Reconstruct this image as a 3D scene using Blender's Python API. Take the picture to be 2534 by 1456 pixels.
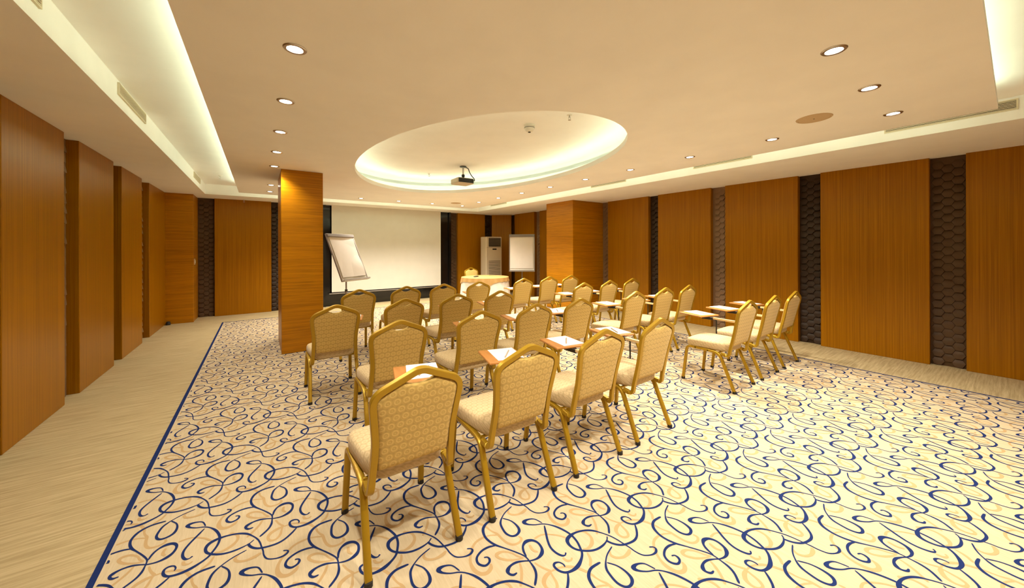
import bpy, math, random
import numpy as np
from mathutils import Matrix, Vector

for _o in list(bpy.data.objects):
    bpy.data.objects.remove(_o)
SC = bpy.context.scene
COL = SC.collection
PI = math.pi
random.seed(7)

# ------------------------------------------------------------------ camera
F_PX, CX, HY, W, H = 884.07, 1267.0, 615.1, 2534.0, 1456.0
YAW, ROLL, CAM_Z = 0.6146, 0.0030177, 1.45
cam_d = bpy.data.cameras.new('camera')
cam_d.sensor_width = 36.0
cam_d.lens = F_PX / W * 36.0
cam_d.shift_y = -(H / 2 - HY) / W
cam_d.clip_start = 0.02
cam = bpy.data.objects.new('camera', cam_d)
COL.objects.link(cam)
_f = Vector((math.sin(YAW), math.cos(YAW), 0))
_r = Vector((math.cos(YAW), -math.sin(YAW), 0))
_u = Vector((0, 0, 1))
_R = _r * math.cos(ROLL) - _u * math.sin(ROLL)
_U = _u * math.cos(ROLL) + _r * math.sin(ROLL)
_m = Matrix((_R, _U, -_f)).transposed().to_4x4()
_m.translation = (0, 0, CAM_Z)
cam.matrix_world = _m
SC.camera = cam

# ------------------------------------------------------------------ world and exposure
wd = bpy.data.worlds.new('world')
SC.world = wd
wd.use_nodes = True
wd.node_tree.nodes['Background'].inputs[0].default_value = (0.02, 0.015, 0.01, 1)
wd.node_tree.nodes['Background'].inputs[1].default_value = 1.0
SC.view_settings.view_transform = 'Standard'
SC.view_settings.look = 'None'
SC.view_settings.exposure = 0.43
SC.view_settings.gamma = 1.0
SC.view_settings.use_curve_mapping = False

SC.cycles.diffuse_bounces = 5       # light reaches the ceiling by several bounces
SC.cycles.max_bounces = 6
SC.cycles.caustics_reflective = False
SC.cycles.caustics_refractive = False
SC.cycles.adaptive_threshold = 0.03

SPOT_W = 112.0                      # each recessed downlight
SPOT_W_NEAR = 84.0                  # short row above the camera
SPOT_W_LEFT = 37.0                  # the row by the pillar is on a dimmer circuit
SPOT_COL = (1.0, 0.91, 0.76)
SPOT_DEG = 128
COVE_NEAR = 7.0                     # the slot above and behind the camera
COVE_SLOT = 13.0                    # fluorescent tubes in the ceiling slots
COVE_OVAL = 7.0
COVE_COL = (0.87, 1.0, 0.70)
BULB = 40.0

# ------------------------------------------------------------------ helpers
class MB:
    """collects vertices and faces; build() links them as one mesh object"""
    def __init__(s):
        s.v = []; s.f = []; s.m = []
    def add(s, vs, fs, mi=0):
        o = len(s.v)
        s.v += [tuple(v) for v in vs]
        s.f += [tuple(i + o for i in f) for f in fs]
        s.m += [mi] * len(fs)
        return s
    def box(s, x0, x1, y0, y1, z0, z1, mi=0):
        vs = [(x0, y0, z0), (x1, y0, z0), (x1, y1, z0), (x0, y1, z0), (x0, y0, z1), (x1, y0, z1), (x1, y1, z1), (x0, y1, z1)]
        return s.add(vs, [(0, 3, 2, 1), (4, 5, 6, 7), (0, 1, 5, 4), (1, 2, 6, 5), (2, 3, 7, 6), (3, 0, 4, 7)], mi)
    def bevel_box(s, x0, x1, y0, y1, z0, z1, b):
        # box with chamfered edges
        vs = []; idx = {}
        for i, (x, sx) in enumerate(((x0, 1), (x1, -1))):
            for j, (y, sy) in enumerate(((y0, 1), (y1, -1))):
                for k, (z, sz) in enumerate(((z0, 1), (z1, -1))):
                    for a in range(3):
                        p = [x + sx * b, y + sy * b, z + sz * b]
                        p[a] = (x, y, z)[a]
                        idx[(i, j, k, a)] = len(vs); vs.append(tuple(p))
        g = lambda i, j, k, a: idx[(i, j, k, a)]
        fs = []
        for i in (0, 1):
            q = [g(i, 0, 0, 0), g(i, 1, 0, 0), g(i, 1, 1, 0), g(i, 0, 1, 0)]
            fs.append(q if i else q[::-1])
            q = [g(0, i, 0, 1), g(1, i, 0, 1), g(1, i, 1, 1), g(0, i, 1, 1)]
            fs.append(q[::-1] if i else q)
            q = [g(0, 0, i, 2), g(1, 0, i, 2), g(1, 1, i, 2), g(0, 1, i, 2)]
            fs.append(q if i else q[::-1])
        for i in (0, 1):
            for j in (0, 1):
                fs.append([g(i, j, 0, 0), g(i, j, 1, 0), g(i, j, 1, 1), g(i, j, 0, 1)])
                fs.append([g(i, 0, j, 0), g(i, 1, j, 0), g(i, 1, j, 2), g(i, 0, j, 2)])
                fs.append([g(0, i, j, 1), g(1, i, j, 1), g(1, i, j, 2), g(0, i, j, 2)])
                for k in (0, 1):
                    fs.append([g(i, j, k, 0), g(i, j, k, 1), g(i, j, k, 2)])
        return s.add(vs, fs)
    def cyl(s, c, r0, r1, z0, z1, n=20, cap=True):
        vs = []
        for z, r in ((z0, r0), (z1, r1)):
            vs += [(c[0] + r * math.cos(2 * PI * i / n), c[1] + r * math.sin(2 * PI * i / n), z) for i in range(n)]
        fs = [(i, (i + 1) % n, n + (i + 1) % n, n + i) for i in range(n)]
        if cap:
            fs += [tuple(range(n))[::-1], tuple(range(n, 2 * n))]
        return s.add(vs, fs)
    def lathe(s, c, prof, n=24):
        vs = []
        for r, z in prof:
            vs += [(c[0] + r * math.cos(2 * PI * i / n), c[1] + r * math.sin(2 * PI * i / n), c[2] + z) for i in range(n)]
        fs = []
        for k in range(len(prof) - 1):
            fs += [(k * n + i, k * n + (i + 1) % n, (k + 1) * n + (i + 1) % n, (k + 1) * n + i) for i in range(n)]
        return s.add(vs, fs)
    def sweep(s, pts, sec, ref=None, cap=True):
        """sweep section sec (list of (a, b)) along pts; a goes with cross(tangent, ref), b with the second axis"""
        P = [Vector(p) for p in pts]
        n = len(sec); vs = []; N = None
        for i, p in enumerate(P):
            t = (P[min(i + 1, len(P) - 1)] - P[max(i - 1, 0)]).normalized()
            if ref is not None:
                a = t.cross(Vector(ref)).normalized()
            else:
                if N is None:
                    h = Vector((0, 0, 1)) if abs(t.z) < .9 else Vector((1, 0, 0))
                    a = t.cross(h).normalized()
                else:
                    a = (N - t * N.dot(t)).normalized()
                N = a
            b = t.cross(a).normalized()
            vs += [tuple(p + a * u + b * w) for u, w in sec]
        fs = []
        for k in range(len(P) - 1):
            fs += [(k * n + i, k * n + (i + 1) % n, (k + 1) * n + (i + 1) % n, (k + 1) * n + i) for i in range(n)]
        if cap:
            fs += [tuple(range(n))[::-1], tuple(range((len(P) - 1) * n, len(P) * n))]
        return s.add(vs, fs)
    def tube(s, pts, r, n=10, ref=None):
        return s.sweep(pts, [(r * math.cos(2 * PI * i / n), r * math.sin(2 * PI * i / n)) for i in range(n)], ref)
    def mesh(s, name, mats, smooth=None):
        me = bpy.data.meshes.new(name)
        me.from_pydata(s.v, [], s.f)
        for m in (mats if isinstance(mats, (list, tuple)) else [mats]):
            me.materials.append(m)
        if any(s.m):
            me.polygons.foreach_set('material_index', s.m)
        import bmesh
        bm = bmesh.new(); bm.from_mesh(me)
        bmesh.ops.recalc_face_normals(bm, faces=bm.faces)
        bm.to_mesh(me); bm.free()
        if smooth is not None:
            me.polygons.foreach_set('use_smooth', [True] * len(me.polygons))
            me.set_sharp_from_angle(angle=math.radians(smooth))
        me.update()
        return me
    def build(s, name, mats, parent=None, smooth=None, loc=None):
        return link(name, s.mesh(name, mats, smooth), parent, loc)

def link(name, me, parent=None, loc=None):
    o = bpy.data.objects.new(name, me)
    COL.objects.link(o)
    if parent is not None:
        o.parent = parent
    if loc is not None:
        o.location = loc
    return o

def empty(name, loc=(0, 0, 0), rz=0.0):
    o = bpy.data.objects.new(name, None)
    o.empty_display_size = 0.1
    COL.objects.link(o)
    o.location = loc
    o.rotation_euler = (0, 0, rz)
    return o

def tag(o, label, cat, group=None):
    o['label'] = label
    o['category'] = cat
    if group:
        o['group'] = group
    return o

def struct(o, label=None):
    o['kind'] = 'structure'
    if label:
        o['label'] = label
    return o

def copy_tree(o, parent=None):
    c = o.copy()
    COL.objects.link(c)
    c.parent = parent
    for ch in o.children:
        copy_tree(ch, c)
    return c

def cat_rom(pts, k=6, closed=False):
    P = [Vector(p) for p in pts]
    n = len(P); out = []
    segs = n if closed else n - 1
    for i in range(segs):
        if closed:
            p0, p1, p2, p3 = P[(i - 1) % n], P[i], P[(i + 1) % n], P[(i + 2) % n]
        else:
            p1, p2 = P[i], P[i + 1]
            p0 = P[i - 1] if i > 0 else p1 * 2 - p2
            p3 = P[i + 2] if i + 2 < n else p2 * 2 - p1
        for j in range(k):
            t = j / k
            out.append(0.5 * ((2 * p1) + (p2 - p0) * t + (2 * p0 - 5 * p1 + 4 * p2 - p3) * t * t + (3 * p1 - p0 - 3 * p2 + p3) * t ** 3))
    if not closed:
        out.append(P[-1])
    return out

def fillet(pts, r, k=6):
    """polyline with rounded corners"""
    P = [Vector(p) for p in pts]
    rr = r if isinstance(r, (list, tuple)) else [r] * len(P)
    out = [P[0]]
    for i in range(1, len(P) - 1):
        a, b, c = P[i - 1], P[i], P[i + 1]
        d = min(rr[i], (a - b).length * .49, (c - b).length * .49)
        p, q = b + (a - b).normalized() * d, b + (c - b).normalized() * d
        for j in range(k + 1):
            t = j / k
            out.append(p * (1 - t) ** 2 + b * 2 * t * (1 - t) + q * t * t)
    out.append(P[-1])
    return out

# ------------------------------------------------------------------ materials
def new_mat(name):
    m = bpy.data.materials.new(name)
    m.use_nodes = True
    nt = m.node_tree
    return m, nt, nt.nodes['Principled BSDF']

def simple(name, col, rough=.6, metal=0.0, spec=.5, bump=0.0, bscale=200.0, sheen=0.0):
    m, nt, b = new_mat(name)
    b.inputs['Roughness'].default_value = rough
    b.inputs['Metallic'].default_value = metal
    b.inputs['Specular IOR Level'].default_value = spec
    if sheen:
        b.inputs['Sheen Weight'].default_value = sheen
    # slight procedural variation
    tc = nt.nodes.new('ShaderNodeTexCoord')
    nz = nt.nodes.new('ShaderNodeTexNoise'); nz.inputs['Scale'].default_value = bscale; nz.inputs['Detail'].default_value = 3
    nt.links.new(tc.outputs['Object'], nz.inputs['Vector'])
    mx = nt.nodes.new('ShaderNodeMix'); mx.data_type = 'RGBA'
    mx.inputs[6].default_value = (*[c * .94 for c in col], 1); mx.inputs[7].default_value = (*[min(1, c * 1.05) for c in col], 1)
    nt.links.new(nz.outputs['Fac'], mx.inputs[0]); nt.links.new(mx.outputs[2], b.inputs['Base Color'])
    if bump:
        bp = nt.nodes.new('ShaderNodeBump'); bp.inputs['Strength'].default_value = bump; bp.inputs['Distance'].default_value = .002
        nt.links.new(nz.outputs['Fac'], bp.inputs['Height']); nt.links.new(bp.outputs[0], b.inputs['Normal'])
    return m

def emit(name, col, strength):
    m = bpy.data.materials.new(name); m.use_nodes = True
    nt = m.node_tree; nt.nodes.clear()
    e = nt.nodes.new('ShaderNodeEmission'); o = nt.nodes.new('ShaderNodeOutputMaterial')
    e.inputs[0].default_value = (*col, 1); e.inputs[1].default_value = strength
    nt.links.new(e.outputs[0], o.inputs[0])
    return m

def wood(name, c_dark, c_light, scale, rough=.38, fine=None, spec=.4):
    """veneer with streaks; scale = noise scale per world axis (small = along the grain)"""
    m, nt, b = new_mat(name)
    b.inputs['Roughness'].default_value = rough
    b.inputs['Specular IOR Level'].default_value = spec
    g = nt.nodes.new('ShaderNodeNewGeometry')
    def streak(sc, detail):
        mp = nt.nodes.new('ShaderNodeVectorMath'); mp.operation = 'MULTIPLY'; mp.inputs[1].default_value = sc
        nz = nt.nodes.new('ShaderNodeTexNoise'); nz.inputs['Scale'].default_value = 1.0; nz.inputs['Detail'].default_value = detail
        nt.links.new(g.outputs['Position'], mp.inputs[0]); nt.links.new(mp.outputs[0], nz.inputs['Vector'])
        return nz
    n1 = streak(scale, 3); n2 = streak(tuple(s * 4.5 for s in scale), 2)
    ad = nt.nodes.new('ShaderNodeMath'); ad.operation = 'ADD'
    m1 = nt.nodes.new('ShaderNodeMath'); m1.operation = 'MULTIPLY'; m1.inputs[1].default_value = .55
    m2 = nt.nodes.new('ShaderNodeMath'); m2.operation = 'MULTIPLY'; m2.inputs[1].default_value = .45
    nt.links.new(n1.outputs['Fac'], m1.inputs[0]); nt.links.new(n2.outputs['Fac'], m2.inputs[0])
    nt.links.new(m1.outputs[0], ad.inputs[0]); nt.links.new(m2.outputs[0], ad.inputs[1])
    cr = nt.nodes.new('ShaderNodeValToRGB')
    cr.color_ramp.elements[0].position = .34; cr.color_ramp.elements[0].color = (*c_dark, 1)
    cr.color_ramp.elements[1].position = .66; cr.color_ramp.elements[1].color = (*c_light, 1)
    nt.links.new(ad.outputs[0], cr.inputs[0]); nt.links.new(cr.outputs[0], b.inputs['Base Color'])
    bp = nt.nodes.new('ShaderNodeBump'); bp.inputs['Strength'].default_value = .12; bp.inputs['Distance'].default_value = .002
    nt.links.new(ad.outputs[0], bp.inputs['Height']); nt.links.new(bp.outputs[0], b.inputs['Normal'])
    return m

def fabric(name, base, ring, plane):
    """woven fabric with rows of small ring flowers; plane 'xz' or 'xy' of the object's own axes"""
    m, nt, b = new_mat(name)
    b.inputs['Roughness'].default_value = .85; b.inputs['Specular IOR Level'].default_value = .2
    b.inputs['Sheen Weight'].default_value = .15
    N, L = nt.nodes.new, nt.links.new
    tc = N('ShaderNodeTexCoord'); sp = N('ShaderNodeSeparateXYZ'); L(tc.outputs['Object'], sp.inputs[0])
    def mth(op, a, bb=None, c=None):
        n = N('ShaderNodeMath'); n.operation = op
        for i, x in enumerate((a, bb, c)):
            if x is None: continue
            if isinstance(x, (int, float)): n.inputs[i].default_value = x
            else: L(x, n.inputs[i])
        return n.outputs[0]
    p = .041
    if plane == 'xz':
        u = mth('DIVIDE', sp.outputs['X'], p); v = mth('DIVIDE', sp.outputs['Z'], p * .92)
    else:
        u = mth('DIVIDE', mth('ADD', sp.outputs['X'], sp.outputs['Z']), p); v = mth('DIVIDE', mth('SUBTRACT', sp.outputs['Y'], sp.outputs['Z']), p * .92)
    row = mth('FLOOR', v)
    odd = mth('MODULO', row, 2.0)
    odd = mth('ABSOLUTE', odd)
    u2 = mth('ADD', u, mth('MULTIPLY', odd, .5))
    du = mth('SUBTRACT', mth('FRACT', u2), .5); dv = mth('SUBTRACT', mth('FRACT', v), .5)
    r = mth('SQRT', mth('ADD', mth('MULTIPLY', du, du), mth('MULTIPLY', dv, dv)))
    band = mth('SUBTRACT', 1.0, mth('MULTIPLY', mth('ABSOLUTE', mth('SUBTRACT', r, .31)), 8.0))
    band = mth('MAXIMUM', band, 0.0)
    dot = mth('MAXIMUM', mth('SUBTRACT', 1.0, mth('MULTIPLY', r, 9.0)), 0.0)
    fac = mth('MINIMUM', mth('ADD', band, mth('MULTIPLY', dot, .6)), 1.0)
    gap = mth('MAXIMUM', mth('MULTIPLY', mth('SUBTRACT', r, .47), 6.0), 0.0)
    nz = N('ShaderNodeTexNoise'); nz.inputs['Scale'].default_value = 260; L(tc.outputs['Object'], nz.inputs['Vector'])
    mx = N('ShaderNodeMix'); mx.data_type = 'RGBA'
    mx.inputs[6].default_value = (*base, 1); mx.inputs[7].default_value = (*ring, 1)
    L(mth('MULTIPLY', fac, mth('ADD', nz.outputs['Fac'], .35)), mx.inputs[0])
    dk = N('ShaderNodeMix'); dk.data_type = 'RGBA'; L(mx.outputs[2], dk.inputs[6]); dk.inputs[7].default_value = (*[c * .78 for c in base], 1)
    L(mth('MINIMUM', gap, .8), dk.inputs[0]); L(dk.outputs[2], b.inputs['Base Color'])
    bp = N('ShaderNodeBump'); bp.inputs['Strength'].default_value = .35; bp.inputs['Distance'].default_value = .0015
    L(fac, bp.inputs['Height']); L(bp.outputs[0], b.inputs['Normal'])
    return m

def streaky(name, c0, c1, scale, rough=.95):
    m, nt, b = new_mat(name)
    b.inputs['Roughness'].default_value = rough; b.inputs['Specular IOR Level'].default_value = .15
    g = nt.nodes.new('ShaderNodeNewGeometry')
    mp = nt.nodes.new('ShaderNodeVectorMath'); mp.operation = 'MULTIPLY'; mp.inputs[1].default_value = scale
    nz = nt.nodes.new('ShaderNodeTexNoise'); nz.inputs['Scale'].default_value = 1; nz.inputs['Detail'].default_value = 6; nz.inputs['Roughness'].default_value = .7
    nt.links.new(g.outputs['Position'], mp.inputs[0]); nt.links.new(mp.outputs[0], nz.inputs['Vector'])
    cr = nt.nodes.new('ShaderNodeValToRGB')
    cr.color_ramp.elements[0].position = .35; cr.color_ramp.elements[0].color = (*c0, 1)
    cr.color_ramp.elements[1].position = .62; cr.color_ramp.elements[1].color = (*c1, 1)
    nt.links.new(nz.outputs['Fac'], cr.inputs[0]); nt.links.new(cr.outputs[0], b.inputs['Base Color'])
    bp = nt.nodes.new('ShaderNodeBump'); bp.inputs['Strength'].default_value = .3; bp.inputs['Distance'].default_value = .003
    nt.links.new(nz.outputs['Fac'], bp.inputs['Height']); nt.links.new(bp.outputs[0], b.inputs['Normal'])
    return m

M = {}
M['paint'] = simple('ceiling_paint', (.95, .945, .915), .9, spec=.1, bscale=3)
M['wood_v'] = wood('veneer_vertical_grain', (.245, .094, .0006), (.415, .168, .0014), (75, 75, .45), .34, spec=.2)
M['wood_h'] = wood('veneer_horizontal_grain', (.32, .124, .0009), (.54, .216, .0018), (1.1, 1.1, 48), .34, spec=.3)
M['wood_t'] = wood('tablet_wood', (.46, .19, .045), (.60, .27, .075), (14, 3, 14), .35)
M['jamb'] = wood('dark_jamb_wood', (.10, .038, .0015), (.14, .055, .002), (55, 55, .5), .45)
M['scale_m'] = simple('chestnut_embossed_leather', (.088, .047, .019), .55, spec=.3, bscale=60, bump=.15)
M['scale_l'] = simple('brown_embossed_leather', (.23, .138, .075), .55, spec=.3, bscale=60, bump=.15)
M['scale_d'] = simple('dark_brown_embossed_leather', (.034, .017, .007), .5, spec=.3, bscale=60, bump=.15)
M['gold'] = simple('gold_lacquered_steel', (.43, .262, .014), .36, metal=.45, spec=.5, bscale=30)
M['rubber'] = simple('black_rubber', (.015, .012, .010), .7)
M['fab_b'] = fabric('ring_pattern_fabric_back', (.57, .39, .112), (.70, .50, .165), 'xz')
M['fab_s'] = fabric('ring_pattern_fabric_lit_seat', (.58, .44, .24), (.68, .54, .32), 'xy')  # same fabric made creamier: light on the seats put into the colour
M['black'] = simple('black_painted_steel', (.012, .010, .009), .4)
M['paper'] = simple('white_paper', (.88, .87, .86), .8, bscale=8)
M['pencil'] = simple('pencil_wood', (.50, .36, .25), .5)
M['lead'] = simple('pencil_tip', (.03, .03, .03), .5)
M['chrome'] = simple('brushed_chrome', (.55, .52, .48), .3, metal=1.0)
M['bulb'] = emit('halogen_lamp_glow', (1.0, .93, .80), BULB)
M['bulb'].cycles.emission_sampling = 'NONE'
M['tube_slot'] = emit('slot_tube_glow', COVE_COL, COVE_SLOT)
M['tube_near'] = emit('near_slot_tube_glow', COVE_COL, COVE_NEAR)
M['tube_oval'] = emit('oval_tube_glow', COVE_COL, COVE_OVAL)
M['carpet'] = streaky('cream_carpet', (.53, .43, .27), (.60, .495, .33), (90, 7, 1))
M['border'] = streaky('beige_border_carpet', (.37, .285, .145), (.55, .445, .255), (2.6, 55, 1))
M['blue'] = simple('navy_carpet_yarn', (.012, .027, .118), .9, spec=.1, bscale=300)
M['tan'] = simple('tan_carpet_yarn', (.49, .335, .165), .9, spec=.1, bscale=300)
M['screen'] = simple('projection_screen_fabric', (.70, .685, .625), .85, spec=.1, bscale=4)
M['glossblack'] = simple('gloss_black_panel', (.006, .006, .006), .12, spec=.5, bscale=2)
M['white_pl'] = simple('white_plastic', (.80, .76, .66), .45)
M['cream_pl'] = simple('cream_plastic', (.66, .57, .42), .4)
M['dark_pl'] = simple('dark_plastic', (.02, .018, .015), .5)
M['silver'] = simple('grey_aluminium', (.30, .27, .245), .4, metal=.6)
M['clampgrey'] = simple('grey_clamp_bar', (.20, .175, .155), .45, metal=.4)
M['pad'] = simple('flip_chart_paper', (.70, .66, .61), .85, bscale=8)
M['cloth'] = simple('white_tablecloth', (.86, .83, .78), .9, spec=.1, bscale=40, bump=.1)
M['overlay'] = simple('gold_satin_overlay', (.50, .30, .105), .55, spec=.4, bscale=40, bump=.1)
M['grille'] = simple('grille_cream', (.70, .62, .44), .6)
M['grille_dark'] = simple('grille_shadow', (.035, .026, .012), .8)
M['speaker'] = simple('speaker_mesh', (.58, .44, .27), .8, bscale=400, bump=.4)
M['armpad'] = simple('cream_arm_pad', (.70, .52, .27), .5)
M['dull'] = simple('hidden_plenum_paint', (.72, .70, .64), .9)

# ------------------------------------------------------------------ room dimensions
XL, XR, YF, YN = -1.49, 6.75, 10.0, -1.25        # faces of the wooden panels
RD = 0.10                                        # depth of the recesses between panels
ZC, ZT, ZO = 2.55, 2.75, 2.88                    # ceiling level, top of slots, top of the oval recess
SX0, SX1, SY0, SY1 = -0.885, 5.33, -0.46, 9.29   # inner edge of the soffit
PX0, PX1, PY0, PY1 = -0.33, 4.80, 0.09, 8.72     # floating centre panel
EC, EA, EB = (2.388, 4.388), 1.415, 2.377        # oval opening
ST = 0.06                                        # panel thickness
CX0, CX1, CY0, CY1 = -0.613, 5.80, -0.60, 9.07   # patterned carpet

# ------------------------------------------------------------------ floor
fl = MB().add([(XL - .3, YN - .3, 0), (XR + .3, YN - .3, 0), (XR + .3, YF + .3, 0), (XL - .3, YF + .3, 0),
               (XL - .3, YN - .3, -.1), (XR + .3, YN - .3, -.1), (XR + .3, YF + .3, -.1), (XL - .3, YF + .3, -.1)],
              [(0, 1, 2, 3), (4, 7, 6, 5), (0, 4, 5, 1), (1, 5, 6, 2), (2, 6, 7, 3), (3, 7, 4, 0)]).build('floor', M['border'])
struct(fl, 'beige streaked carpet border around the patterned carpet')

# patterned carpet laid in the floor
ZP = .004
carpet = MB().box(CX0, CX1, CY0, CY1, .0005, ZP).build('carpet', M['carpet'])
tag(carpet, 'cream carpet with navy and tan scrolls and a navy edge line', 'carpet')
bw = .026
e = MB()
zb0, zb1 = ZP - .001, ZP + .0014
e.box(CX0, CX0 + bw, CY0, CY1, zb0, zb1).box(CX1 - bw, CX1, CY0, CY1, zb0, zb1)
e.box(CX0 + bw, CX1 - bw, CY1 - bw, CY1, zb0, zb1).box(CX0 + bw, CX1 - bw, CY0, CY0 + bw, zb0, zb1)
eb = e.build('edge_line', M['blue'], carpet); eb['label'] = 'navy line woven along the carpet edge'

# scroll strokes: centre line points of one repeat, traced in the plane of the floor
def fp(zx, zy):
    px, py = 1100 + zx / 4.758, 1150 + zy / 4.758
    d = _f + _R * ((px - CX) / F_PX) - _U * ((py - HY) / F_PX)
    k = -CAM_Z / d.z
    return (d.x * k, d.y * k)
n_, t_, k_ = .0066, .0110, .0185     # thin, medium, thick
BLUE = [
    # loop, long arc, thick bowl and curl
    [(1150, 700, n_), (1060, 655, n_), (980, 660, t_), (935, 690, .022), (975, 715, t_), (1060, 722, n_), (1150, 712, n_), (1230, 720, n_), (1330, 750, t_), (1430, 800, t_), (1500, 850, t_), (1560, 920, t_), (1600, 1000, t_), (1620, 1060, t_), (1610, 1130, .013), (1570, 1210, k_), (1500, 1265, .013), (1420, 1285, t_), (1340, 1260, t_), (1290, 1210, t_), (1300, 1175, t_), (1350, 1165, n_), (1400, 1190, n_), (1420, 1220, n_)],
    # hook
    [(1175, 730, n_), (1190, 800, t_), (1215, 910, t_), (1250, 990, t_), (1310, 1050, t_), (1380, 1085, t_), (1420, 1080, n_), (1428, 1050, .009)],
    # ring and tail
    [(1915, 860, n_), (1910, 910, n_), (1860, 970, t_), (1780, 1015, t_), (1680, 1030, t_), (1560, 1015, t_), (1480, 970, .013), (1445, 910, k_), (1470, 860, k_), (1540, 815, t_), (1640, 790, t_), (1740, 790, t_), (1840, 815, n_), (1940, 850, n_), (2020, 890, n_), (2100, 940, n_), (2180, 990, n_), (2250, 1040, n_), (2340, 1080, n_), (2430, 1078, n_), (2485, 1050, t_), (2490, 1010, t_), (2460, 985, n_), (2410, 985, n_)],
    # cup
    [(1900, 905, t_), (1960, 935, t_), (2030, 955, t_), (2100, 958, t_), (2180, 935, .011), (2240, 900, .012), (2265, 850, .011), (2260, 780, t_), (2240, 715, n_)],
    # s stem with loop
    [(790, 505, n_), (720, 570, n_), (680, 630, n_), (660, 690, t_), (670, 740, t_), (720, 820, t_), (790, 855, t_), (850, 840, .013), (880, 790, .015), (850, 730, t_), (780, 675, n_), (685, 645, n_)],
    [(620, 645, n_), (590, 655, t_), (500, 700, .013), (455, 770, .015), (470, 850, .012), (520, 910, t_), (600, 960, t_), (700, 995, n_), (800, 1030, n_), (900, 1070, n_), (960, 1105, n_), (1010, 1165, n_), (1060, 1240, t_), (1080, 1320, t_), (1065, 1440, t_)],
    # curl off the stem
    [(610, 965, n_), (520, 985, t_), (440, 1030, t_), (385, 1100, t_), (385, 1160, t_), (420, 1195, t_), (480, 1205, t_), (525, 1170, t_), (530, 1130, t_), (505, 1105, n_), (465, 1110, n_)],
    # loop over the stem and comma
    [(965, 1100, n_), (930, 1030, t_), (925, 970, t_), (960, 920, k_), (1030, 905, .014), (1100, 935, t_), (1145, 1000, .013), (1145, 1060, k_), (1100, 1115, t_), (1020, 1145, n_), (940, 1150, n_), (850, 1165, t_), (780, 1205, t_), (745, 1260, k_), (760, 1300, t_), (810, 1315, t_), (855, 1290, n_)],
]
a_, b_, c_ = .009, .013, .019
TAN = [
    [(500, 760, a_), (560, 800, a_), (620, 830, b_), (680, 890, b_), (740, 935, b_), (810, 955, b_), (880, 930, b_), (905, 885, b_), (870, 855, a_)],
    [(640, 840, a_), (520, 850, a_), (420, 890, b_), (350, 950, b_), (310, 1050, b_), (305, 1160, b_), (345, 1250, c_), (420, 1300, c_), (500, 1290, c_), (545, 1235, c_), (545, 1180, a_)],
    [(930, 1112, a_), (850, 1132, a_), (740, 1137, b_), (640, 1112, b_), (615, 1072, c_), (680, 1040, b_), (780, 1052, a_), (860, 1092, a_), (930, 1112, a_)],
    [(885, 1170, a_), (905, 1250, b_), (907, 1340, b_), (895, 1450, b_)],
    [(1060, 1170, a_), (1150, 1225, a_), (1262, 1274, b_)],
    [(1258, 1274, b_), (1200, 1320, c_), (1170, 1390, c_), (1195, 1460, b_), (1260, 1500, b_), (1320, 1480, b_), (1320, 1410, b_), (1270, 1320, a_), (1240, 1270, a_)],
    [(1260, 1270, a_), (1340, 1230, a_), (1450, 1215, b_), (1560, 1230, b_), (1680, 1280, b_), (1780, 1340, a_)],
    [(1060, 885, b_), (1150, 838, a_), (1300, 840, a_), (1430, 872, a_)],
    [(1540, 790, c_), (1640, 800, b_), (1720, 860, b_), (1735, 940, c_), (1690, 1000, b_), (1630, 1010, a_)],
    [(1940, 1020, a_), (1960, 1080, b_), (2030, 1110, b_), (2110, 1100, b_), (2165, 1055, c_), (2180, 1010, b_)],
    [(1390, 1110, b_), (1440, 1145, b_), (1490, 1140, a_), (1500, 1110, a_)],
    [(1680, 1050, a_), (1720, 1130, b_), (1715, 1210, b_)],
    [(1000, 960, b_), (1040, 1020, b_), (1100, 1045, a_)],
]
LA, LB = .4815, (.2407, .5015)
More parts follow.
